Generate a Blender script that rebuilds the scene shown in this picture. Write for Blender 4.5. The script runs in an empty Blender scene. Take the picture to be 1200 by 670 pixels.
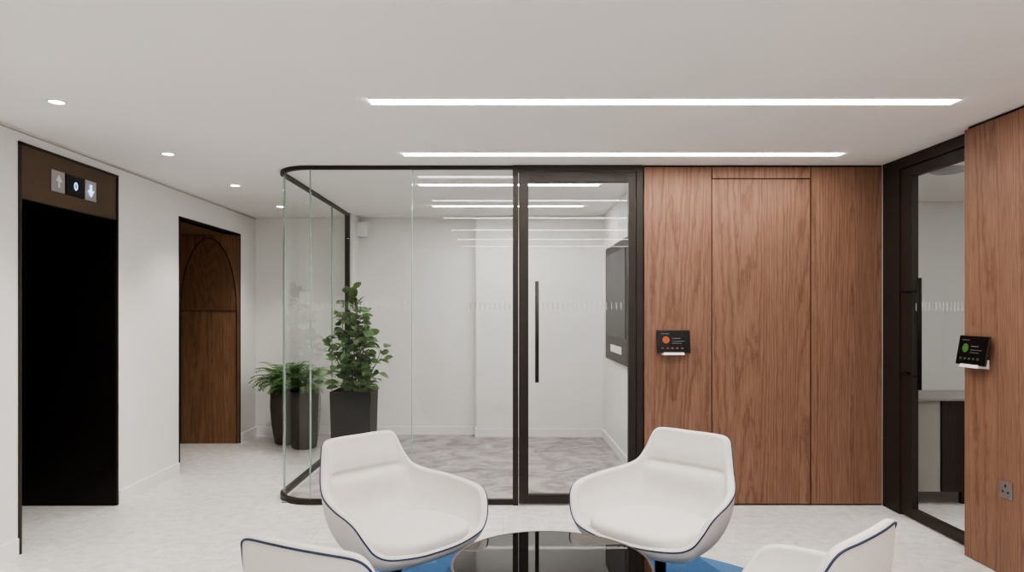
import bpy, bmesh, math, random
from mathutils import Vector, Matrix
random.seed(7)
scene = bpy.context.scene
scene.view_settings.view_transform = 'AgX'
scene.view_settings.look = 'AgX - Medium High Contrast'
scene.view_settings.exposure = 0.56

def lin(c):
    return tuple(((v/255)/12.92 if v/255 <= 0.04045 else ((v/255+0.055)/1.055)**2.4) for v in c) + (1.0,)

# ---------------------------------------------------------------- materials
def new_mat(name):
    m = bpy.data.materials.new(name); m.use_nodes = True
    nt = m.node_tree
    return m, nt, nt.nodes['Principled BSDF']

def plain(name, rgb, rough=0.5, metal=0.0, spec=0.5, noise=0.03, nscale=8, bump=0.0, bscale=200):
    m, nt, b = new_mat(name)
    tc = nt.nodes.new('ShaderNodeTexCoord')
    n = nt.nodes.new('ShaderNodeTexNoise'); n.inputs['Scale'].default_value = nscale
    nt.links.new(tc.outputs['Object'], n.inputs['Vector'])
    cr = nt.nodes.new('ShaderNodeValToRGB')
    c = lin(rgb)
    cr.color_ramp.elements[0].position = 0.3; cr.color_ramp.elements[1].position = 0.7
    cr.color_ramp.elements[0].color = tuple(v*(1-noise) for v in c[:3])+(1,)
    cr.color_ramp.elements[1].color = tuple(min(1, v*(1+noise)) for v in c[:3])+(1,)
    nt.links.new(n.outputs['Fac'], cr.inputs['Fac'])
    nt.links.new(cr.outputs['Color'], b.inputs['Base Color'])
    b.inputs['Roughness'].default_value = rough
    b.inputs['Metallic'].default_value = metal
    b.inputs['Specular IOR Level'].default_value = spec
    if bump:
        n2 = nt.nodes.new('ShaderNodeTexNoise'); n2.inputs['Scale'].default_value = bscale
        nt.links.new(tc.outputs['Object'], n2.inputs['Vector'])
        bp = nt.nodes.new('ShaderNodeBump'); bp.inputs['Strength'].default_value = bump
        bp.inputs['Distance'].default_value = 0.002
        nt.links.new(n2.outputs['Fac'], bp.inputs['Height'])
        nt.links.new(bp.outputs['Normal'], b.inputs['Normal'])
    return m

def emit(name, rgb, strength):
    m, nt, b = new_mat(name)
    b.inputs['Base Color'].default_value = lin(rgb)
    b.inputs['Emission Color'].default_value = lin(rgb)
    b.inputs['Emission Strength'].default_value = strength
    return m

def wood(name, dark, mid, light, offset=(0, 0, 0), ring=13.0, sc=(3.2, 3.2, 0.09), rough=0.55):
    m, nt, b = new_mat(name)
    N, L = nt.nodes, nt.links
    tc = N.new('ShaderNodeTexCoord')
    mp = N.new('ShaderNodeMapping'); mp.inputs['Location'].default_value = offset
    L.new(tc.outputs['Object'], mp.inputs['Vector'])
    s1 = N.new('ShaderNodeMapping'); s1.inputs['Scale'].default_value = sc
    L.new(mp.outputs['Vector'], s1.inputs['Vector'])
    n1 = N.new('ShaderNodeTexNoise'); n1.inputs['Scale'].default_value = 1.0
    n1.inputs['Detail'].default_value = 1.0; n1.inputs['Roughness'].default_value = 0.3
    L.new(s1.outputs['Vector'], n1.inputs['Vector'])
    s4 = N.new('ShaderNodeMapping'); s4.inputs['Scale'].default_value = (30, 30, 9)
    L.new(mp.outputs['Vector'], s4.inputs['Vector'])
    n4 = N.new('ShaderNodeTexNoise'); n4.inputs['Scale'].default_value = 1.0; n4.inputs['Detail'].default_value = 2
    L.new(s4.outputs['Vector'], n4.inputs['Vector'])
    mu = N.new('ShaderNodeMath'); mu.operation = 'MULTIPLY'; mu.inputs[1].default_value = ring*2.6
    L.new(n1.outputs['Fac'], mu.inputs[0])
    ad = N.new('ShaderNodeMath'); ad.operation = 'MULTIPLY_ADD'; ad.inputs[1].default_value = 0.9
    L.new(n4.outputs['Fac'], ad.inputs[0]); L.new(mu.outputs[0], ad.inputs[2])
    fr = N.new('ShaderNodeMath'); fr.operation = 'FRACT'; L.new(ad.outputs[0], fr.inputs[0])
    cr = N.new('ShaderNodeValToRGB')
    e = cr.color_ramp.elements
    e[0].position = 0.0; e[0].color = lin(dark)
    e[1].position = 1.0; e[1].color = lin(dark)
    x = e.new(0.25); x.color = lin(mid)
    x = e.new(0.6); x.color = lin(light)
    x = e.new(0.85); x.color = lin(mid)
    L.new(fr.outputs[0], cr.inputs['Fac'])
    s2 = N.new('ShaderNodeMapping'); s2.inputs['Scale'].default_value = (150, 150, 5)
    L.new(mp.outputs['Vector'], s2.inputs['Vector'])
    n2 = N.new('ShaderNodeTexNoise'); n2.inputs['Scale'].default_value = 1.0; n2.inputs['Detail'].default_value = 3
    L.new(s2.outputs['Vector'], n2.inputs['Vector'])
    cr2 = N.new('ShaderNodeValToRGB')
    cr2.color_ramp.elements[0].position = 0.35; cr2.color_ramp.elements[0].color = (0.68, 0.65, 0.63, 1)
    cr2.color_ramp.elements[1].position = 0.6; cr2.color_ramp.elements[1].color = (1.06, 1.06, 1.06, 1)
    L.new(n2.outputs['Fac'], cr2.inputs['Fac'])
    s3 = N.new('ShaderNodeMapping'); s3.inputs['Scale'].default_value = (8, 8, 0.25)
    L.new(mp.outputs['Vector'], s3.inputs['Vector'])
    n3 = N.new('ShaderNodeTexNoise'); n3.inputs['Scale'].default_value = 1.0
    L.new(s3.outputs['Vector'], n3.inputs['Vector'])
    cr3 = N.new('ShaderNodeValToRGB')
    cr3.color_ramp.elements[0].position = 0.3; cr3.color_ramp.elements[0].color = (0.92, 0.90, 0.89, 1)
    cr3.color_ramp.elements[1].position = 0.7; cr3.color_ramp.elements[1].color = (1.04, 1.04, 1.04, 1)
    L.new(n3.outputs['Fac'], cr3.inputs['Fac'])
    m1 = N.new('ShaderNodeMix'); m1.data_type = 'RGBA'; m1.blend_type = 'MULTIPLY'; m1.inputs[0].default_value = 0.7
    L.new(cr.outputs['Color'], m1.inputs[6]); L.new(cr2.outputs['Color'], m1.inputs[7])
    m2 = N.new('ShaderNodeMix'); m2.data_type = 'RGBA'; m2.blend_type = 'MULTIPLY'; m2.inputs[0].default_value = 1
    L.new(m1.outputs[2], m2.inputs[6]); L.new(cr3.outputs['Color'], m2.inputs[7])
    L.new(m2.outputs[2], b.inputs['Base Color'])
    b.inputs['Roughness'].default_value = rough
    b.inputs['Specular IOR Level'].default_value = 0.3
    return m

def glass(name, tint=(0.968, 0.984, 0.976), f0=0.035):
    m = bpy.data.materials.new(name); m.use_nodes = True
    nt = m.node_tree; N, L = nt.nodes, nt.links
    for n in list(N): N.remove(n)
    out = N.new('ShaderNodeOutputMaterial')
    g = N.new('ShaderNodeNewGeometry')
    d = N.new('ShaderNodeVectorMath'); d.operation = 'DOT_PRODUCT'
    L.new(g.outputs['Incoming'], d.inputs[0]); L.new(g.outputs['Normal'], d.inputs[1])
    a = N.new('ShaderNodeMath'); a.operation = 'ABSOLUTE'; L.new(d.outputs['Value'], a.inputs[0])
    s = N.new('ShaderNodeMath'); s.operation = 'SUBTRACT'; s.inputs[0].default_value = 1; L.new(a.outputs[0], s.inputs[1])
    p = N.new('ShaderNodeMath'); p.operation = 'POWER'; p.inputs[1].default_value = 5; L.new(s.outputs[0], p.inputs[0])
    ma = N.new('ShaderNodeMath'); ma.operation = 'MULTIPLY_ADD'; ma.inputs[1].default_value = 0.85; ma.inputs[2].default_value = f0
    L.new(p.outputs[0], ma.inputs[0])
    t = N.new('ShaderNodeBsdfTransparent'); t.inputs['Color'].default_value = tint+(1,)
    gl = N.new('ShaderNodeBsdfGlossy'); gl.inputs['Roughness'].default_value = 0.0; gl.inputs['Color'].default_value = (0.95, 0.97, 0.96, 1)
    mx = N.new('ShaderNodeMixShader')
    L.new(ma.outputs[0], mx.inputs[0]); L.new(t.outputs[0], mx.inputs[1]); L.new(gl.outputs[0], mx.inputs[2])
    L.new(mx.outputs[0], out.inputs['Surface'])
    return m

def vinyl(name):
    m = bpy.data.materials.new(name); m.use_nodes = True
    nt = m.node_tree; N, L = nt.nodes, nt.links
    for n in list(N): N.remove(n)
    out = N.new('ShaderNodeOutputMaterial'); t = N.new('ShaderNodeBsdfTransparent'); d = N.new('ShaderNodeBsdfDiffuse')
    d.inputs['Color'].default_value = (0.8, 0.81, 0.8, 1); mx = N.new('ShaderNodeMixShader'); mx.inputs[0].default_value = 0.35
    L.new(t.outputs[0], mx.inputs[1]); L.new(d.outputs[0], mx.inputs[2]); L.new(mx.outputs[0], out.inputs['Surface'])
    return m

M_wall = plain('white_paint', (229, 228, 226), 0.75, noise=0.01, nscale=1.5)
M_ceil = plain('ceiling_paint', (240, 238, 236), 0.85, noise=0.01, nscale=1)
M_base = plain('skirting_paint', (232, 231, 230), 0.45, noise=0.01)
M_black = plain('bronze_black_metal', (44, 38, 34), 0.5, metal=0.1, spec=0.35, noise=0.05)
M_gap = plain('shadow_gap', (16, 12, 10), 0.9)
M_bronze = plain('bronze_panel', (88, 71, 54), 0.4, metal=0.6, noise=0.12, nscale=2)
M_lift = plain('dark_lift_metal', (16, 11, 9), 0.4, metal=0.0, spec=0.3, noise=0.1)
M_steel = plain('brushed_steel', (170, 170, 172), 0.3, metal=0.9)
M_screen = plain('screen_black', (8, 8, 10), 0.25, spec=0.25, noise=0.0)
M_light = emit('led_diffuser', (255, 251, 247), 26.0)
M_light2 = emit('meeting_led_diffuser', (255, 251, 247), 38.0)
M_light3 = emit('office_fill_diffuser', (255, 251, 247), 36.0)  # for the added out-of-view office strips
M_spot = emit('downlight_led', (255, 246, 234), 24.0)
M_glass = glass('clear_glass')
M_glassedge = plain('glass_edge', (140, 168, 156), 0.2, noise=0.05)
M_fabric = plain('white_upholstery', (212, 208, 203), 0.9, spec=0.2, noise=0.02, nscale=20, bump=0.25, bscale=500)
M_pipe = plain('navy_piping', (34, 48, 76), 0.6)
M_basem = plain('black_chair_base', (16, 17, 22), 0.35, metal=0.3)
M_pot = plain('grey_pot', (76, 68, 64), 0.6, noise=0.12, nscale=12, bump=0.3, bscale=60)
M_planter = plain('black_planter', (14, 14, 16), 0.6, spec=0.25, noise=0.1)
M_soil = plain('soil', (45, 34, 27), 0.95, noise=0.4, nscale=60)
M_stem = plain('bark', (92, 76, 56), 0.8, noise=0.2, nscale=40)
M_leaf = plain('ficus_leaf', (74, 104, 54), 0.42, noise=0.35, nscale=14)
M_fern = plain('fern_leaf', (78, 112, 58), 0.5, noise=0.35, nscale=16)
M_plastic = plain('white_plastic', (225, 225, 224), 0.4)
M_dot = vinyl('manifestation_vinyl')
W = dict(dark=(113, 83, 67), mid=(128, 97, 80), light=(133, 102, 84))
M_w1 = wood('walnut_a', offset=(0.3, 0, 0.4), **W)
M_w2 = wood('walnut_b', offset=(5.1, 0, 2.2), **W)
M_w3 = wood('walnut_c', offset=(9.7, 0, 5.9), **W)
M_w4 = wood('walnut_d', offset=(2.7, 3.1, 8.3), **W)
Wd = dict(dark=(116, 88, 66), mid=(132, 101, 77), light=(138, 107, 82))
M_w5 = wood('walnut_e', offset=(7.7, 3.1, 1.3), **Wd)
M_w6 = wood('walnut_fan', offset=(1.7, 6.1, 3.3), dark=(108, 81, 60), mid=(121, 92, 70), light=(126, 96, 73), sc=(2.5, 2.5, 0.5))

def floor_mat():
    m, nt, b = new_mat('terrazzo_tile'); N, L = nt.nodes, nt.links
    tc = N.new('ShaderNodeTexCoord')
    n = N.new('ShaderNodeTexNoise'); n.inputs['Scale'].default_value = 14; n.inputs['Detail'].default_value = 9
    n.inputs['Roughness'].default_value = 0.75
    L.new(tc.outputs['Object'], n.inputs['Vector'])
    cr = N.new('ShaderNodeValToRGB')
    cr.color_ramp.elements[0].position = 0.36; cr.color_ramp.elements[0].color = lin((200, 196, 192))
    cr.color_ramp.elements[1].position = 0.62; cr.color_ramp.elements[1].color = lin((228, 226, 223))
    L.new(n.outputs['Fac'], cr.inputs['Fac'])
    v = N.new('ShaderNodeTexVoronoi'); v.inputs['Scale'].default_value = 48
    L.new(tc.outputs['Object'], v.inputs['Vector'])
    vr = N.new('ShaderNodeValToRGB'); vr.color_ramp.elements[0].position = 0.1; vr.color_ramp.elements[0].color = (0.6, 0.58, 0.56, 1)
    vr.color_ramp.elements[1].position = 0.24; vr.color_ramp.elements[1].color = (1, 1, 1, 1)
    L.new(v.outputs['Distance'], vr.inputs['Fac'])
    mx = N.new('ShaderNodeMix'); mx.data_type = 'RGBA'; mx.blend_type = 'MULTIPLY'; mx.inputs[0].default_value = 0.6
    L.new(cr.outputs['Color'], mx.inputs[6]); L.new(vr.outputs['Color'], mx.inputs[7])
    br = N.new('ShaderNodeTexBrick'); br.offset = 0.5
    br.inputs['Color1'].default_value = (1, 1, 1, 1); br.inputs['Color2'].default_value = (0.93, 0.93, 0.93, 1)
    br.inputs['Mortar'].default_value = (0.78, 0.77, 0.76, 1)
    br.inputs['Scale'].default_value = 1.0; br.inputs['Mortar Size'].default_value = 0.003
    br.inputs['Brick Width'].default_value = 1.2; br.inputs['Row Height'].default_value = 0.6
    L.new(tc.outputs['Object'], br.inputs['Vector'])
    m2 = N.new('ShaderNodeMix'); m2.data_type = 'RGBA'; m2.blend_type = 'MULTIPLY'; m2.inputs[0].default_value = 1
    L.new(mx.outputs[2], m2.inputs[6]); L.new(br.outputs['Color'], m2.inputs[7])
    L.new(m2.outputs[2], b.inputs['Base Color'])
    b.inputs['Roughness'].default_value = 0.4
    b.inputs['Specular IOR Level'].default_value = 0.4
    return m
M_floor = floor_mat()

def carpet_mat():
    m, nt, b = new_mat('mottled_carpet'); N, L = nt.nodes, nt.links
    tc = N.new('ShaderNodeTexCoord')
    n = N.new('ShaderNodeTexNoise'); n.inputs['Scale'].default_value = 3.2; n.inputs['Detail'].default_value = 6
    n.inputs['Distortion'].default_value = 1.6; n.inputs['Roughness'].default_value = 0.65
    L.new(tc.outputs['Object'], n.inputs['Vector'])
    cr = N.new('ShaderNodeValToRGB')
    cr.color_ramp.elements[0].position = 0.36; cr.color_ramp.elements[0].color = lin((142, 134, 134))
    cr.color_ramp.elements[1].position = 0.64; cr.color_ramp.elements[1].color = lin((188, 181, 180))
    L.new(n.outputs['Fac'], cr.inputs['Fac']); L.new(cr.outputs['Color'], b.inputs['Base Color'])
    b.inputs['Roughness'].default_value = 0.95; b.inputs['Specular IOR Level'].default_value = 0.1
    return m
M_carpet = carpet_mat()

def rug_mat():
    m, nt, b = new_mat('blue_rug_weave'); N, L = nt.nodes, nt.links
    tc = N.new('ShaderNodeTexCoord')
    v = N.new('ShaderNodeTexVoronoi'); v.inputs['Scale'].default_value = 2.6
    L.new(tc.outputs['Object'], v.inputs['Vector'])
    sp = N.new('ShaderNodeSeparateColor'); L.new(v.outputs['Color'], sp.inputs[0])
    cr = N.new('ShaderNodeValToRGB'); cr.color_ramp.interpolation = 'CONSTANT'
    e = cr.color_ramp.elements
    e[0].position = 0; e[0].color = lin((72, 104, 142)); e[1].position = 0.4; e[1].color = lin((92, 128, 166))
    x = e.new(0.75); x.color = lin((56, 82, 114))
    L.new(sp.outputs[0], cr.inputs['Fac'])
    n = N.new('ShaderNodeTexNoise'); n.inputs['Scale'].default_value = 160
    L.new(tc.outputs['Object'], n.inputs['Vector'])
    nr = N.new('ShaderNodeValToRGB'); nr.color_ramp.elements[0].position = 0.3; nr.color_ramp.elements[0].color = (0.75, 0.75, 0.75, 1)
    nr.color_ramp.elements[1].position = 0.7
    L.new(n.outputs['Fac'], nr.inputs['Fac'])
    mx = N.new('ShaderNodeMix'); mx.data_type = 'RGBA'; mx.blend_type = 'MULTIPLY'; mx.inputs[0].default_value = 1
    L.new(cr.outputs['Color'], mx.inputs[6]); L.new(nr.outputs['Color'], mx.inputs[7])
    L.new(mx.outputs[2], b.inputs['Base Color'])
    b.inputs['Roughness'].default_value = 1; b.inputs['Specular IOR Level'].default_value = 0.05
    return m
M_rug = rug_mat()

# ---------------------------------------------------------------- geometry helpers
def link(o, parent=None):
    scene.collection.objects.link(o)
    if parent: o.parent = parent
    return o

def empty(name, loc=(0, 0, 0), rz=0):
    o = bpy.data.objects.new(name, None); o.empty_display_size = 0.1
    o.location = loc; o.rotation_euler = (0, 0, rz)
    return link(o)

def mesh_obj(name, verts, faces, mat, parent=None, smooth=False, loc=None):
    me = bpy.data.meshes.new(name)
    me.from_pydata([tuple(v) for v in verts], [], faces)
    bm = bmesh.new(); bm.from_mesh(me)
    bmesh.ops.recalc_face_normals(bm, faces=bm.faces); bm.to_mesh(me); bm.free()
    if isinstance(mat, (list, tuple)):
        for m in mat: me.materials.append(m)
    else: me.materials.append(mat)
    if smooth:
        for p in me.polygons: p.use_smooth = True
    o = bpy.data.objects.new(name, me)
    if loc: o.location = loc
    return link(o, parent)

def boxes(name, lst, mat, parent=None, bevel=0.0):
    vs, fs = [], []
    for (x0, x1, y0, y1, z0, z1) in lst:
        b = len(vs)
        vs += [(x0, y0, z0), (x1, y0, z0), (x1, y1, z0), (x0, y1, z0), (x0, y0, z1), (x1, y0, z1), (x1, y1, z1), (x0, y1, z1)]
        fs += [tuple(b+i for i in f) for f in [(0, 3, 2, 1), (4, 5, 6, 7), (0, 1, 5, 4), (1, 2, 6, 5), (2, 3, 7, 6), (3, 0, 4, 7)]]
    o = mesh_obj(name, vs, fs, mat, parent)
    if bevel:
        md = o.modifiers.new('bevel', 'BEVEL'); md.width = bevel; md.segments = 3
    return o

def lathe(name, prof, mat, parent=None, loc=None, seg=48, smooth=True):
    vs, fs = [], []
    n = len(prof)
    for i in range(seg):
        a = 2*math.pi*i/seg
        for r, z in prof: vs.append((r*math.cos(a), r*math.sin(a), z))
    for i in range(seg):
        j = (i+1) % seg
        for k in range(n-1):
            fs.append((i*n+k, j*n+k, j*n+k+1, i*n+k+1))
    o = mesh_obj(name, vs, fs, mat, parent, smooth, loc)
    bm = bmesh.new(); bm.from_mesh(o.data)
    bmesh.ops.remove_doubles(bm, verts=bm.verts, dist=1e-5)
    bmesh.ops.recalc_face_normals(bm, faces=bm.faces)
    bm.to_mesh(o.data); bm.free()
    return o

def tube(name, pts, r, mat, parent=None, cyclic=False, seg=10):
    n = len(pts); P = [Vector(p) for p in pts]; vs, fs = [], []
    prev = None
    for i in range(n):
        if cyclic: t = P[(i+1) % n]-P[(i-1) % n]
        else: t = P[min(i+1, n-1)]-P[max(i-1, 0)]
        t.normalize()
        if prev is None:
            u = t.cross(Vector((0, 0, 1)))
            if u.length < 1e-3: u = t.cross(Vector((1, 0, 0)))
        else:
            u = prev-t*prev.dot(t)
        u.normalize(); prev = u; w = t.cross(u)
        rr = r[i] if isinstance(r, (list, tuple)) else r
        for k in range(seg):
            a = 2*math.pi*k/seg
            vs.append(P[i]+u*math.cos(a)*rr+w*math.sin(a)*rr)
    for i in range(n if cyclic else n-1):
        j = (i+1) % n
        for k in range(seg):
            l = (k+1) % seg
            fs.append((i*seg+k, i*seg+l, j*seg+l, j*seg+k))
    if not cyclic:
        fs.append(tuple(range(seg))[::-1]); fs.append(tuple((n-1)*seg+k for k in range(seg)))
    return mesh_obj(name, vs, fs, mat, parent, True)

H = 2.5; XL = -2.84; YF = 5.01; YB = 7.85; XS = -1.70; YE = -1.6
# ---------------------------------------------------------------- room shell
boxes('floor', [(-4.2, 5.7, YE-0.2, 8.2, -0.12, 0)], M_floor)
boxes('ceiling', [(-4.2, 5.7, YE-0.2, 8.2, H, H+0.12)], M_ceil)
boxes('wall_left_near', [(-4.0, XL, YE, 4.007, 0, H)], M_wall)
boxes('wall_left_mid', [(-4.0, XL, 5.027, 5.995, 0, H)], M_wall)
boxes('wall_left_far', [(-4.0, XL, 7.377, YB+0.15, 0, H)], M_wall)
boxes('wall_left_header', [(XL-0.12, XL, 4.007, 5.027, 2.42, H), (XL-0.12, XL, 5.995, 7.377, 2.25, H)], M_wall)
boxes('wall_left_outer', [(-4.1, -4.0, YE, YB, 0, H)], M_wall)
boxes('wall_back', [(XL, 1.24, YB, YB+0.15, 0, H)], M_wall)
boxes('wall_column', [(-0.30, 1.24, 7.70, YB, 0, H)], M_wall)
boxes('wall_rear', [(-4.0, 5.6, YE-0.15, YE, 0, H)], M_wall)
boxes('wall_meeting_right', [(1.136, 1.25, YF+0.1, 7.70, 0, H)], M_wall)
boxes('wall_meeting_left', [(XS-0.05, XS+0.05, 7.50, YB, 0, H)], M_wall)
boxes('wall_office_left', [(2.79, 2.90, YF+0.1, 6.7, 0, H)], M_wall)
boxes('wall_office_back', [(2.79, 5.6, 6.7, 6.8, 0, H)], M_wall)
boxes('wall_office_right', [(5.5, 5.6, YE, 6.7, 0, H)], M_wall)
boxes('wall_office_near', [(2.9, 5.5, 1.9, 2.0, 0, H)], M_wall)
boxes('baseboard_left', [(XL, XL+0.014, YE, 3.99, 0, 0.10), (XL, XL+0.014, 5.045, 5.98, 0, 0.10), (XL, XL+0.014, 7.39, YB, 0, 0.10)], M_base)
boxes('baseboard_back', [(XL+0.014, XS-0.05, YB-0.014, YB, 0, 0.10), (XS+0.05, -0.30, YB-0.014, YB, 0, 0.10),
                         (-0.314, -0.30, 7.70, YB, 0, 0.10), (-0.314, 1.136, 7.686, 7.70, 0, 0.10)], M_base)
boxes('baseboard_meeting', [(1.122, 1.136, YF+0.1, 7.686, 0, 0.10)], M_base)
boxes('ceiling_shadow_line', [(XL, XL+0.006, YE, YB, H-0.022, H-0.014)], plain('shadow_line_grey', (170, 168, 165), 0.7))  # grey strip stands in for the thin shadow gap under the ceiling
boxes('carpet', [(XS+0.055, 1.12, YF+0.07, 7.68, 0.0, 0.008)], M_carpet)
boxes('carpet', [(XS+0.055, -0.32, 7.68, YB-0.02, 0, 0.008)], M_carpet)

# ---------------------------------------------------------------- lift
lift = empty('elevator', (0, 0, 0))
boxes('reveal_far', [(-4.0, XL-0.002, 5.005, 5.027, 0.0, 2.09)], M_lift, lift)
boxes('reveal_near', [(-4.0, XL-0.002, 4.007, 4.02, 0.0, 2.09)], M_lift, lift)
boxes('door_leaves', [(-3.98, -3.96, 4.02, 4.512, 0.0, 2.09), (-3.98, -3.96, 4.516, 5.005, 0, 2.09)], M_lift, lift)
boxes('soffit', [(-4.0, XL-0.002, 4.007, 5.027, 2.09, 2.11)], M_lift, lift)
boxes('header_panel', [(XL-0.10, XL+0.004, 4.02, 5.015, 2.095, 2.41)], M_bronze, lift)
boxes('frame_trim', [(XL-0.03, XL+0.01, 4.0, 4.02, 0, 2.425), (XL-0.03, XL+0.01, 5.015, 5.032, 0, 2.425), (XL-0.03, XL+0.01, 4.0, 5.032, 2.41, 2.425)], M_black, lift)
boxes('arrow_plate', [(XL+0.003, XL+0.010, 4.285, 4.415, 2.185, 2.32), (XL+0.003, XL+0.010, 4.63, 4.755, 2.185, 2.32)], M_steel, lift, 0.002)
boxes('display', [(XL+0.003, XL+0.012, 4.425, 4.62, 2.185, 2.32)], M_screen, lift, 0.002)
M_blue = emit('arrow_led', (170, 205, 255), 1.6)
M_arrow = plain('arrow_engraving', (235, 235, 238), 0.4)
xa = XL+0.0135
def arrow(name, yc, up, mat):
    s = 1 if up else -1; zc = 2.2525
    pts = [(yc-0.010, zc-0.040*s), (yc+0.010, zc-0.040*s), (yc+0.010, zc+0.0*s), (yc+0.035, zc+0.0*s), (yc, zc+0.045*s), (yc-0.035, zc+0.0*s), (yc-0.010, zc+0.0*s)]
    mesh_obj(name, [(xa, y, z) for y, z in pts], [(0, 1, 2, 6), (3, 4, 5), (2, 3, 5, 6)], mat, lift)
arrow('arrow_up', 4.35, True, M_arrow); arrow('arrow_down', 4.69, False, M_blue)
tube('digit_zero', [(xa+0.001, 4.522+0.014*math.cos(a), 2.2525+0.024*math.sin(a)) for a in [2*math.pi*i/20 for i in range(20)]], 0.0028, M_blue, lift, True, 6)

# ---------------------------------------------------------------- arched timber reveal
arch = empty('arched_wood_door')
yp = 7.355
boxes('panel_field', [(-4.0, XL-0.002, yp, 7.377, 0.0, 2.28)], M_w5, arch)
boxes('soffit', [(-4.0, XL-0.002, 5.995, 7.377, 2.25, 2.262)], M_w5, arch)
boxes('reveal_near', [(-4.0, XL-0.002, 5.995, 6.01, 0.0, 2.25)], M_w5, arch)
boxes('reveal_side', [(-3.99, -3.975, 6.01, yp, 0.0, 2.25)], M_w5, arch)
cx, ea, eb, zs = -3.165, 0.30, 0.78, 1.43
av = [(cx+ea*math.cos(math.pi*i/40), yp-0.006, zs+eb*math.sin(math.pi*i/40)) for i in range(41)]
mesh_obj('arch_tympanum', av, [tuple(range(41))], M_w6, arch)
tube('arch_groove', [(p[0], yp-0.006, p[2]) for p in av], 0.004, M_gap, arch, False, 6)
boxes('joint', [(cx-ea, cx+ea, yp-0.009, yp, zs-0.004, zs+0.003), (cx-ea-0.003, cx-ea+0.003, yp-0.008, yp, 0.0, zs), (cx+ea-0.003, cx+ea+0.003, yp-0.008, yp, 0, zs)], M_gap, arch)
boxes('frame_trim', [(XL-0.03, XL+0.006, 5.985, 6.0, 0, 2.26), (XL-0.03, XL+0.006, 5.985, 7.385, 2.245, 2.26), (XL-0.03, XL+0.006, 7.372, 7.385, 0, 2.26)], M_gap, arch)

# ---------------------------------------------------------------- front timber wall with flush door
boxes('wall_front', [(1.04, 2.79, YF+0.018, YF+0.1, 0, H)], M_gap)
g = 0.004; zt = 2.485
pan = empty('wood_wall_panelling')
d0, d1 = (834-589)/159.6, (950-589)/159.6
boxes('panel_a', [(1.04, d0-g, YF, YF+0.018, 0.012, zt)], M_w1, pan)
boxes('panel_c', [(d1+g, 2.785, YF, YF+0.018, 0.012, zt)], M_w3, pan)
boxes('panel_over_door', [(d0+g, d1-g, YF, YF+0.018, 2.403, zt)], M_w2, pan)
dd = empty('door_2')
boxes('leaf', [(d0+g, d1-g, YF+0.004, YF+0.018, 0.012, 2.396)], M_w2, dd)

boxes('wall_right', [(2.72, 2.90, YE, 3.985, 0, H)], M_gap)
pr = empty('wood_wall_cladding')
boxes('panel_side', [(2.70, 2.72, YE, 3.99, 0.006, 2.482)], M_w4, pr)
boxes('panel_return', [(2.72, 2.90, 3.985, 4.0, 0.006, 2.482)], M_w4, pr)

# ---------------------------------------------------------------- curved glass partition
gp = empty('glass_partition')
R = 0.28
def path(x_off=0.0, end=0.088, n=20):
    pts = [(end, YF+0.03)]
    cxx, cyy = XS+R, YF+0.03+R
    for i in range(n+1):
        a = -math.pi/2-(math.pi/2)*i/n
        pts.append((cxx+R*math.cos(a), cyy+R*math.sin(a)))
    pts.append((XS, 7.47))
    return pts
pp = path()
def strip(name, pts, z0, z1, mat, thick, parent):
    L_, R_ = [], []
    for i, p in enumerate(pts):
        a = Vector(pts[max(i-1, 0)]); b = Vector(pts[min(i+1, len(pts)-1)])
        t = (b-a).normalized(); nn = Vector((-t.y, t.x))*thick/2
        L_.append(Vector(p)+nn); R_.append(Vector(p)-nn)
    vs, fs = [], []
    for l, r in zip(L_, R_):
        vs += [(l.x, l.y, z0), (r.x, r.y, z0), (r.x, r.y, z1), (l.x, l.y, z1)]
    for i in range(len(pts)-1):
        for k in range(4):
            a, b = i*4+k, i*4+(k+1) % 4
            fs.append((a, b, b+4, a+4))
    fs.append((0, 1, 2, 3)); e = (len(pts)-1)*4; fs.append((e+3, e+2, e+1, e))
    return mesh_obj(name, vs, fs, mat, parent)
strip('head_track', pp, H-0.028, H-0.001, M_black, 0.036, gp)
strip('floor_track', pp, 0.0, 0.04, M_black, 0.036, gp)
vs, fs = [], []
for x, y in pp: vs += [(x, y, 0.04), (x, y, H-0.028)]
for i in range(len(pp)-1): fs.append((2*i, 2*i+2, 2*i+3, 2*i+1))
gl = mesh_obj('panes', vs, fs, M_glass, gp)
for p in gl.data.polygons: p.use_smooth = abs(p.normal.x) > 0.01 and abs(p.normal.y) > 0.01
jl = []
for (x, y) in [(-0.67, YF+0.03), (XS+R, YF+0.03)]: jl.append((x-0.003, x+0.003, y-0.006, y+0.006, 0.04, H-0.028))
for y in [YF+0.03+R, 6.05, 6.8]: jl.append((XS-0.006, XS+0.006, y-0.005, y+0.005, 0.04, H-0.028))
boxes('joints', jl, M_glassedge, gp)
boxes('end_post', [(XS-0.025, XS+0.025, 7.46, 7.50, 0, H-0.001)], M_black, gp)
boxes('jamb_post', [(0.075, 0.115, YF, YF+0.06, 0, H-0.001)], M_black, gp)
dl = []
x = -1.35
while x < -0.70:
    dl.append((x, x+0.004, YF+0.024, YF+0.026, 1.44, 1.49)); x += 0.036
x = -0.24
while x < 0.06:
    dl.append((x, x+0.004, YF+0.024, YF+0.026, 1.44, 1.49)); x += 0.036
y = 5.45
while y < 7.4:
    dl.append((XS-0.008, XS-0.006, y, y+0.004, 1.44, 1.49)); y += 0.045
boxes('manifestation', dl, M_dot, gp)

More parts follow.
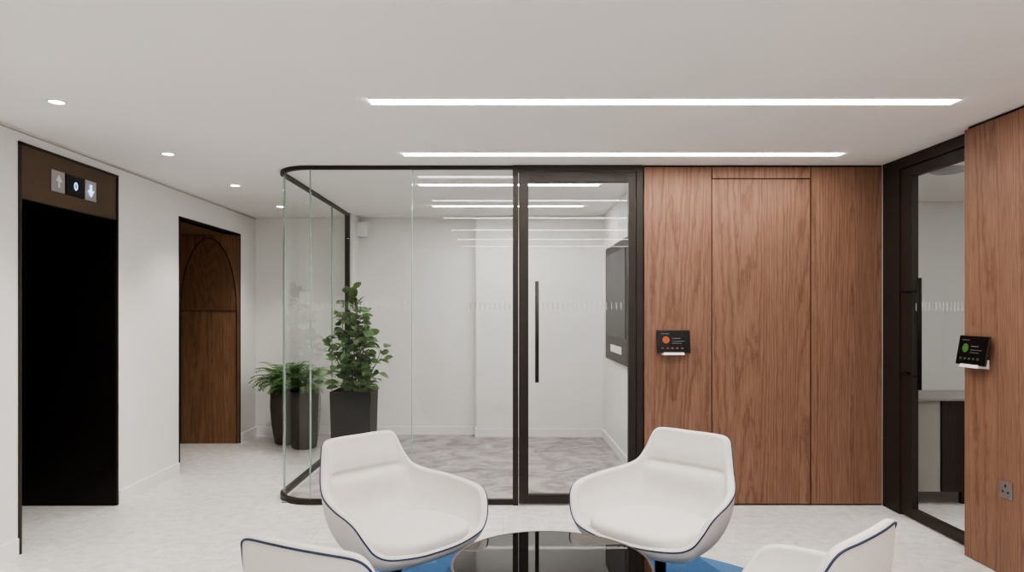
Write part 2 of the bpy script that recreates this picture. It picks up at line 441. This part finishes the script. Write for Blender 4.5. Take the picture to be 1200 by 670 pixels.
# glazed door
gd = empty('door_1')
x0, x1 = 0.115, 1.03
boxes('frame', [(x0, x1, YF, YF+0.06, H-0.045, H-0.001), (x1-0.045, x1, YF, YF+0.06, 0, H-0.045)], M_black, gd)
xa0, xa1 = x0+0.005, x1-0.05
boxes('leaf_frame', [(xa0, xa0+0.070, YF+0.005, YF+0.05, 0.012, 2.445), (xa1-0.055, xa1, YF+0.005, YF+0.05, 0.012, 2.445),
                     (xa0+0.07, xa1-0.055, YF+0.005, YF+0.05, 2.375, 2.445), (xa0+0.07, xa1-0.055, YF+0.005, YF+0.05, 0.012, 0.080)], M_black, gd, 0.002)
mesh_obj('leaf_glass', [(xa0+0.07, YF+0.028, 0.08), (xa1-0.055, YF+0.028, 0.08), (xa1-0.055, YF+0.028, 2.375), (xa0+0.07, YF+0.028, 2.375)], [(0, 1, 2, 3)], M_glass, gd)
tube('pull_handle', [(0.25, YF-0.05, 0.91), (0.25, YF-0.05, 1.645)], 0.014, M_black, gd, seg=16)
for z in (1.03, 1.53): tube('handle_standoff', [(0.25, YF-0.05, z), (0.25, YF+0.03, z)], 0.008, M_black, gd)
dl = []; x = 0.26
while x < 0.90:
    dl.append((x, x+0.004, YF+0.022, YF+0.024, 1.44, 1.49)); x += 0.036
boxes('manifestation', dl, M_dot, gd)

# side glazed office door
sd = empty('door_3')
X0, X1 = 2.79, 2.85
boxes('frame', [(X0, X1, 4.80, YF, 0, H-0.001), (X0, X1, 4.0, 4.80, H-0.075, H-0.001), (X0, X1, 4.0, 4.05, 0, H-0.075)], M_black, sd)
boxes('leaf_frame', [(X0+0.008, X1-0.008, 4.665, 4.795, 0.012, 2.42), (X0+0.008, X1-0.008, 4.055, 4.12, 0.012, 2.42),
                     (X0+0.008, X1-0.008, 4.12, 4.665, 2.35, 2.42), (X0+0.008, X1-0.008, 4.12, 4.665, 0.012, 0.075)], M_black, sd, 0.002)
xm = X0+0.03
mesh_obj('leaf_glass', [(xm, 4.12, 0.075), (xm, 4.665, 0.075), (xm, 4.665, 2.35), (xm, 4.12, 2.35)], [(0, 1, 2, 3)], M_glass, sd)
M_hand = plain('handle_black', (16, 14, 13), 0.6, spec=0.2)
tube('pull_handle', [(X0-0.055, 4.48, 0.91), (X0-0.055, 4.48, 1.645)], 0.014, M_hand, sd, seg=16)
for z in (1.0, 1.56): tube('handle_standoff', [(X0-0.055, 4.48, z), (X0-0.055, 4.69, z), (X0+0.01, 4.69, z)], 0.009, M_hand, sd)
dl = []; y = 4.14
while y < 4.65:
    dl.append((xm-0.006, xm-0.004, y, y+0.005, 1.43, 1.48)); y += 0.036
boxes('manifestation', dl, M_dot, sd)

# ---------------------------------------------------------------- ceiling lights
for y in (4.65, 3.48, 2.24, 1.07, -0.10, -1.2):
    e = empty('linear_ceiling_light', (0.818, y, H))
    boxes('diffuser', [(-1.492, 1.492, -0.045, 0.045, -0.006, -0.0005)], M_light, e)
    boxes('trim', [(-1.497, 1.497, -0.05, -0.045, -0.007, -0.0005), (-1.497, 1.497, 0.045, 0.05, -0.007, -0.0005)], M_plastic, e)
for y in (5.78, 6.96):
    e = empty('linear_ceiling_light', (0.055, y, H))
    boxes('diffuser', [(-0.76, 0.76, -0.035, 0.035, -0.006, -0.0005)], M_light2, e)
    boxes('trim', [(-0.765, 0.765, -0.04, -0.035, -0.007, -0.0005), (-0.765, 0.765, 0.035, 0.04, -0.007, -0.0005)], M_plastic, e)
for i, y in enumerate((-0.02, 1.15, 2.32, 3.49, 4.65, 5.82, 7.0)):
    e = empty('recessed_downlight', (-2.28, y, H))
    lathe('lamp', [(0.0, -0.003), (0.036, -0.003)], M_spot, e, seg=24)
    lathe('bezel', [(0.036, -0.001), (0.036, -0.006), (0.046, -0.005), (0.047, -0.0005)], M_plastic, e, seg=24)
    ld = bpy.data.lights.new('spot', 'SPOT'); ld.energy = 42; ld.spot_size = math.radians(100); ld.spot_blend = 0.9
    ld.color = (1, 0.95, 0.89); ld.shadow_soft_size = 0.04
    lo = bpy.data.objects.new('beam', ld); lo.location = (0, 0, -0.02); link(lo, e)
for y in (3.3, 4.5):
    e = empty('linear_ceiling_light', (4.1, y, H))  # unseen strips added to brighten the office behind the glass door
    boxes('diffuser', [(-0.6, 0.6, -0.04, 0.04, -0.006, -0.0005)], M_light3, e)

# ---------------------------------------------------------------- meeting room contents
tv = empty('recessed_tv_display')
boxes('surround', [(1.105, 1.134, 6.05, 7.33, 0.93, 2.09)], M_black, tv, 0.004)
boxes('screen', [(1.098, 1.106, 6.12, 7.22, 1.17, 2.00)], plain('screen_grey', (58, 58, 61), 0.45, spec=0.3), tv, 0.003)
boxes('control_strip', [(1.098, 1.106, 6.35, 6.95, 1.02, 1.09)], M_plastic, tv, 0.003)
boxes('air_sensor_unit', [(XS+0.051, XS+0.18, 7.68, 7.82, 2.27, 2.43)], M_plastic, None, 0.01)

fx = empty('potted_ficus_tree', (-1.41, 6.5, 0.008))
pw = 0.19
v = []
for z, w in ((0, pw*0.92), (0.67, pw), (0.67, pw-0.015), (0.60, pw-0.015)):
    v += [(-w, -w, z), (w, -w, z), (w, w, z), (-w, w, z)]
f = [(3, 2, 1, 0)]
for k in range(3):
    for i in range(4):
        j = (i+1) % 4; f.append((k*4+i, k*4+j, k*4+4+j, k*4+4+i))
o = mesh_obj('planter', v, f, M_planter, fx)
mesh_obj('soil', [(-pw+.02, -pw+.02, .61), (pw-.02, -pw+.02, .61), (pw-.02, pw-.02, .61), (-pw+.02, pw-.02, .61)], [(0, 1, 2, 3)], M_soil, fx)

def leaf(vs, fs, base, d, up, ln, wd, droop=0.25):
    d = d.normalized(); s = d.cross(up)
    if s.length < 1e-3: s = d.cross(Vector((1, 0, 0)))
    s.normalize(); n = s.cross(d).normalized()
    b = len(vs)
    prof = [(0, 0.0), (0.2, 0.62), (0.45, 0.98), (0.7, 0.9), (0.9, 0.5), (1.0, 0.0)]
    for t, w in prof:
        c = base+d*(ln*t)-n*(droop*ln*t*t)
        vs.append(c+s*(wd/2*w)+n*(0.12*wd*w)); vs.append(c); vs.append(c-s*(wd/2*w)+n*(0.12*wd*w))
    for i in range(5):
        a = b+i*3
        fs.append((a, a+1, a+4, a+3)); fs.append((a+1, a+2, a+5, a+4))

vs, fs = [], []
stems = [((0.0, 0.0), (-0.04, 0.0), 1.60), ((0.03, 0.02), (0.12, 0.03), 1.22), ((-0.04, 0.0), (-0.13, 0.0), 1.34), ((0.0, -0.04), (0.02, -0.12), 1.26), ((0.05, 0), (0.25, -0.02), 1.06), ((0, 0.04), (0.02, 0.12), 1.40), ((-0.03, -0.03), (-0.2, -0.05), 1.10), ((0.02, 0.0), (0.04, 0.0), 1.50)]
si = 0
for (bx, by), (tx, ty), top in stems:
    pts = []
    for i in range(12):
        t = i/11
        pts.append(Vector((bx+(tx-bx)*t+0.015*math.sin(5*t+si), by+(ty-by)*t+0.015*math.cos(4*t+si), 0.60+(top-0.60)*t)))
    tube('stem', pts, [0.008*(1-0.6*i/11) for i in range(12)], M_stem, fx, seg=6)
    nl = int((top-0.66)*85)
    for k in range(nl):
        t = 0.10+0.90*k/nl
        i = min(10, int(t*11)); q = pts[i].lerp(pts[i+1], t*11-i)
        az = k*2.4+random.uniform(-0.5, 0.5)
        el = random.uniform(-0.3, 0.8) if t < 0.93 else random.uniform(0.5, 1.3)
        out = random.uniform(0.01, 0.14)*(1.15-0.6*t)
        d = Vector((math.cos(az)*math.cos(el), math.sin(az)*math.cos(el), math.sin(el)))
        leaf(vs, fs, q+d*out, d, Vector((random.uniform(-.6, .6), random.uniform(-1.0, 0.2), 1)).normalized(), random.uniform(0.07, 0.115), random.uniform(0.055, 0.085))
        if out > 0.04:
            b = len(vs); s = Vector((0.002, 0.002, 0)); vs += [q-s, q+s, q+d*out]; fs.append((b, b+1, b+2))
    si += 1
mesh_obj('foliage', vs, fs, M_leaf, fx, True)

def fern(loc, seed, hgt, lmax):
    rnd = random.Random(seed)
    e = empty('potted_fern', loc)
    lathe('pot', [(0, 0), (0.105, 0), (0.125, 0.015), (0.158, 0.22), (0.172, 0.40), (0.170, 0.53), (0.160, hgt), (0.150, hgt), (0.150, hgt-0.05), (0, hgt-0.05)], M_pot, e)
    lathe('soil', [(0, hgt-0.045), (0.15, hgt-0.045)], M_soil, e)
    vs, fs = [], []
    for k in range(72):
        az = rnd.uniform(0, 6.283); L_ = rnd.uniform(0.28, lmax); el = rnd.uniform(0.7, 1.5)
        h = Vector((math.cos(az), math.sin(az), 0)); p = Vector((h.x*0.03, h.y*0.03, hgt-0.04)); n = 18; ang = el
        side = Vector((-h.y, h.x, 0))
        for i in range(n):
            d = h*math.cos(ang)+Vector((0, 0, 1))*math.sin(ang)
            q = p+d*(L_/n)
            b = len(vs); w = 0.0022; vs += [p-side*w, p+side*w, q+side*w, q-side*w]; fs.append((b, b+1, b+2, b+3))
            t = i/n
            if t > 0.15:
                ll = 0.062*math.sin(math.pi*min(1, 0.15+0.85*(1-t)))**0.7+0.008
                for sgn in (-1, 1):
                    dd_ = (side*sgn+d*0.45).normalized()
                    a = q; wv = d*0.009
                    b = len(vs); vs += [a, a+dd_*ll*0.5+wv-Vector((0, 0, 0.003)), a+dd_*ll-Vector((0, 0, 0.012)), a+dd_*ll*0.5-wv-Vector((0, 0, 0.003))]
                    fs.append((b, b+1, b+2, b+3))
            p = q; ang -= (0.4+1.2*t)*1.7/n
    mesh_obj('fronds', vs, fs, M_fern, e, False)
fern((-2.07, 7.12, 0), 3, 0.60, 0.44)
fern((-2.33, 7.37, 0), 5, 0.62, 0.46)

# ---------------------------------------------------------------- office beyond side door
cr = empty('credenza')
boxes('carcass_light', [(2.95, 3.22, 5.02, 5.50, 0.10, 0.77)], plain('grey_laminate', (150, 147, 145), 0.5), cr, 0.003)
M_cab = wood('dark_oak', (26, 22, 21), (38, 33, 31), (46, 40, 38), sc=(8, 8, 0.6))
boxes('doors', [(3.225, 3.64, 5.01, 5.50, 0.10, 0.77), (3.645, 4.06, 5.01, 5.50, 0.10, 0.77), (4.065, 4.5, 5.01, 5.50, 0.10, 0.77)], M_cab, cr, 0.003)
boxes('top', [(2.94, 4.52, 4.99, 5.52, 0.77, 0.79)], plain('cabinet_top', (136, 133, 131), 0.4), cr, 0.003)
boxes('legs', [(3.0, 3.03, 5.06, 5.09, 0, 0.1), (3.0, 3.03, 5.4, 5.43, 0, 0.1), (4.4, 4.43, 5.06, 5.09, 0, 0.1), (4.4, 4.43, 5.4, 5.43, 0, 0.1), (3.40, 3.43, 5.06, 5.09, 0, 0.1)], M_black, cr)
sp = lathe('ceiling_speaker', [(0, -0.03), (0.09, -0.03), (0.12, -0.02), (0.13, -0.0005)], plain('grey_plastic', (170, 170, 170), 0.5), None, (3.36, 5.15, H))

# ---------------------------------------------------------------- tablets and socket
def tablet(loc, rz, seed):
    e = empty('room_booking_tablet', loc, rz)
    t = empty('tilt'); t.parent = e; t.rotation_euler = (math.radians(-10), 0, 0); t.location = (0, -0.04, 0)
    boxes('body', [(-0.122, 0.122, -0.006, 0.004, -0.084, 0.084)], M_black, t, 0.004)
    boxes('glass', [(-0.118, 0.118, -0.0075, -0.0055, -0.080, 0.080)], M_screen, t)
    mesh_obj('status_disc', [(-0.055+0.026*math.cos(2*math.pi*i/24), -0.0085, 0.012+0.026*math.sin(2*math.pi*i/24)) for i in range(24)], [tuple(range(24))],
                       emit('status_led', (150, 70, 30) if seed == 0 else (50, 95, 40), 0.1), t)
    ui = [(-0.01, 0.05, -0.0088, -0.0080, 0.02, 0.026), (-0.01, 0.08, -0.0088, -0.0080, 0.0, 0.004), (-0.01, 0.06, -0.0088, -0.0080, -0.015, -0.011), (-0.09, -0.03, -0.0088, -0.0080, 0.055, 0.06)]
    boxes('ui_text', ui, emit('ui_text', (80, 80, 90), 0.1), t)
    boxes('ui_row', [(-0.09+0.035*i, -0.07+0.035*i, -0.0088, -0.0080, -0.055, -0.042) for i in range(5)], emit('ui_row', (90, 48, 28) if seed == 0 else (36, 58, 36), 0.1), t)
    v = [(-0.03, 0, -0.100), (0.118, 0, -0.100), (-0.03, -0.072, -0.095), (0.118, -0.072, -0.095), (-0.03, 0, -0.05), (0.118, 0, -0.05), (-0.03, -0.05, -0.06), (0.118, -0.05, -0.06)]
    v = [(x-0.045, y, z+0.0) for x, y, z in v]
    mesh_obj('stand', v, [(0, 1, 3, 2), (4, 6, 7, 5), (0, 4, 5, 1), (2, 3, 7, 6), (0, 2, 6, 4), (1, 5, 7, 3)], M_plastic, e)
    return e
tablet((1.243, YF, 1.205), 0, 0)
tablet((2.70, 3.86, 1.205), -math.pi/2, 1)
so = empty('power_socket')
boxes('plate', [(2.692, 2.70, 3.61, 3.70, 0.425, 0.515)], M_steel, so, 0.003)
boxes('pins', [(2.690, 2.693, 3.65, 3.66, 0.485, 0.50), (2.690, 2.693, 3.63, 3.642, 0.455, 0.465), (2.690, 2.693, 3.668, 3.68, 0.455, 0.465)], M_black, so)

# ---------------------------------------------------------------- rug + coffee table
TX, TY = 0.20, 2.79
rug = lathe('round_rug', [(0, 0.0), (1.47, 0.0), (1.48, 0.004), (1.47, 0.010), (0, 0.010)], M_rug, None, (TX+0.04, TY, 0.0), seg=128)
ct = empty('round_coffee_table', (TX, TY, 0.0))
tz = 0.40; TR = 0.41
m, nt, b = new_mat('smoked_glass'); b.inputs['Base Color'].default_value = lin((14, 11, 11)); b.inputs['Roughness'].default_value = 0.02
b.inputs['Specular IOR Level'].default_value = 0.8
M_smoke = m
lathe('glass_top', [(0, tz-0.012), (TR-0.008, tz-0.012), (TR-0.008, tz-0.0005), (0, tz-0.0005)], M_smoke, ct, seg=96, smooth=False)
M_rim = plain('bronze_rim', (84, 68, 60), 0.3, metal=0.6)
lathe('rim', [(TR-0.009, tz-0.03), (TR, tz-0.03), (TR, tz), (TR-0.009, tz), (TR-0.009, tz-0.03)], M_rim, ct, seg=96, smooth=False)
lathe('pedestal', [(0.035, 0.03), (0.03, tz-0.03)], M_rim, ct)
lathe('underframe', [(0, tz-0.03), (0.2, tz-0.03), (0.2, tz-0.014), (0, tz-0.014)], M_rim, ct)
lathe('foot', [(0, 0.010), (0.24, 0.010), (0.24, 0.018), (0.04, 0.035), (0, 0.035)], M_rim, ct)

# ---------------------------------------------------------------- lounge chairs
half = [(0.0, 0.335, 0.83), (0.10, 0.334, 0.831), (0.19, 0.325, 0.828), (0.225, 0.315, 0.812), (0.24, 0.30, 0.78), (0.262, 0.27, 0.71), (0.29, 0.225, 0.65), (0.335, 0.14, 0.622), (0.375, 0.04, 0.608),
        (0.402, -0.08, 0.592), (0.408, -0.18, 0.575), (0.398, -0.235, 0.545), (0.372, -0.272, 0.485), (0.335, -0.295, 0.432), (0.27, -0.32, 0.402), (0.13, -0.343, 0.386), (0.0, -0.348, 0.383)]
loop = half+[(-x, y, z) for x, y, z in half[-2:0:-1]]
def catmull(P, per):
    P = [Vector(p) for p in P]; n = len(P); out = []
    for i in range(n):
        a, b, c, d = P[i-1], P[i], P[(i+1) % n], P[(i+2) % n]
        for k in range(per):
            t = k/per
            out.append(0.5*((2*b)+(c-a)*t+(2*a-5*b+4*c-d)*t*t+(3*b-a-3*c+d)*t**3))
    return out
rim = catmull(loop, 5)
NR = len(rim)
def bez(p0, p1, p2, p3, t):
    return p0*(1-t)**3+p1*3*t*(1-t)**2+p2*3*t*t*(1-t)+p3*t**3
def chair_mesh():
    vo, fo = [], []; K = 16
    for p in rim:
        h = Vector((p.x, p.y, 0)); 
        b3 = Vector((h.x*0.20, h.y*0.20, 0.285))
        drop = p.z-0.285
        c1 = Vector((h.x*1.0, h.y*1.0, p.z-drop*0.45))
        c2 = Vector((h.x*0.80, h.y*0.80, 0.29))
        for k in range(K+1): vo.append(bez(p, c1, c2, b3, k/K))
    for i in range(NR):
        j = (i+1) % NR
        for k in range(K): fo.append((i*(K+1)+k, j*(K+1)+k, j*(K+1)+k+1, i*(K+1)+k+1))
    fo.append(tuple(i*(K+1)+K for i in range(NR)))
    vi, fi = [], []; K2 = 72; cen = Vector((0, -0.02, 0.375))
    for p in rim:
        h = Vector((p.x, p.y, 0)); hn = h.normalized()
        ins = 0.036
        top = p+Vector((0, 0, 0.009))-hn*0.012
        pin = p-hn*ins+Vector((0, 0, 0.0))
        drop = pin.z-0.375
        c1 = Vector((pin.x*0.97, pin.y*0.93, pin.z-drop*0.45))
        c2 = Vector((pin.x*0.80, pin.y*0.68, 0.375))
        row = [p.copy(), p+Vector((0, 0, 0.007))-hn*0.003, top, p+Vector((0, 0, 0.008))-hn*0.025]
        for k in range(K2+1):
            q = bez(pin, c1, c2, cen, k/K2)
            if q.y > 0.03 and abs(q.x) < 0.24:
                fade = max(0, 1-(abs(q.x)/0.24)**8)
                fin = min(1, (pin.z-q.z)/0.03) if pin.z > q.z else 0
                up = 0.012*math.exp(-((q.z-0.73)/0.06)**2)
                s_ = 0.655-q.z
                low = 0.040*(1-math.exp(-(s_/0.016)**2))*math.exp(-(max(0, s_-0.04)/0.09)**2) if s_ > 0 else 0
                crease = -0.016*math.exp(-((q.z-0.658)/0.010)**2)
                q = q-Vector((0, 1, 0))*(up+low+crease)*fade*fin
            row.append(q)
        vi += row
    n = 4+K2+1
    for i in range(NR):
        j = (i+1) % NR
        for k in range(n-1): fi.append((i*n+k, j*n+k, j*n+k+1, i*n+k+1))
    return (vo, fo), (vi, fi)
(SO, FO), (SI, FI) = chair_mesh()
def cushion():
    vs, fs = [], []; nu, nv = 40, 12
    cy = -0.075
    prof = [(0.0, 0.375), (0.90, 0.376), (0.985, 0.385), (1.0, 0.405), (0.995, 0.425), (0.97, 0.439), (0.90, 0.447), (0.75, 0.452), (0.5, 0.455), (0.25, 0.456), (0.0, 0.456)]
    for s, z in prof:
        for i in range(nu):
            a = 2*math.pi*i/nu; c, sn = math.cos(a), math.sin(a)
            ex = 0.62
            x = math.copysign(abs(c)**ex, c)*0.285*s; y = math.copysign(abs(sn)**ex, sn)*0.262*s
            x *= 1-0.18*max(0, y/0.265)
            zz = z+(0.03*(y/0.265))*-1*0.25
            vs.append((x, y+cy, zz-0.012*max(0, -(y)/0.265)**3))
    m_ = len(prof)
    for k in range(m_-1):
        for i in range(nu):
            j = (i+1) % nu; fs.append((k*nu+i, k*nu+j, (k+1)*nu+j, (k+1)*nu+i))
    return vs, fs
CV, CF = cushion()
def chair(x, y, fx_, fy_):
    e = empty('swivel_lounge_chair', (x, y, 0.010), math.atan2(fx_, -fy_))
    e.scale = (0.95, 0.95, 0.95)
    mesh_obj('outer_shell', SO, FO, M_fabric, e, True)
    mesh_obj('inner_upholstery', SI, FI, M_fabric, e, True)
    c = mesh_obj('seat_cushion', CV, CF, M_fabric, e, True)
    pts = []
    for p in rim:
        hn = Vector((p.x, p.y, 0)).normalized(); pts.append(p+hn*0.002-Vector((0, 0, 0.002)))
    tube('piping', pts, 0.0038, M_pipe, e, True, 8)
    lathe('stem', [(0, 0.29), (0.075, 0.29), (0.07, 0.275), (0.03, 0.262), (0.026, 0.06), (0.04, 0.04), (0.0, 0.03)], M_basem, e, seg=24)
    for k in range(4):
        a = math.pi/4+k*math.pi/2; d = Vector((math.cos(a), math.sin(a), 0))
        tube('leg_%d' % (k+1), [d*0.02+Vector((0, 0, 0.05)), d*0.18+Vector((0, 0, 0.035)), d*0.31+Vector((0, 0, 0.014))], [0.018, 0.015, 0.011], M_basem, e, seg=10)
    return e
chair(-0.505, 3.24, 0.72, -0.69)
chair(0.77, 3.33, -0.69, -0.72)
chair(-0.41, 2.10, 0.43, 0.90)
chair(0.835, 2.16, -0.66, 0.75)

# ---------------------------------------------------------------- world + camera
w = bpy.data.worlds.new('world'); scene.world = w; w.use_nodes = True
w.node_tree.nodes['Background'].inputs[0].default_value = (0.8, 0.85, 0.9, 1)
w.node_tree.nodes['Background'].inputs[1].default_value = 0.2
cam = bpy.data.cameras.new('camera'); co = bpy.data.objects.new('camera', cam); link(co)
co.location = (0, 0, 1.43); co.rotation_euler = (math.radians(90), 0, 0)
cam.sensor_width = 36; cam.lens = 24; cam.shift_x = 11/1200; cam.shift_y = 29/1200
cam.clip_start = 0.05
scene.camera = co
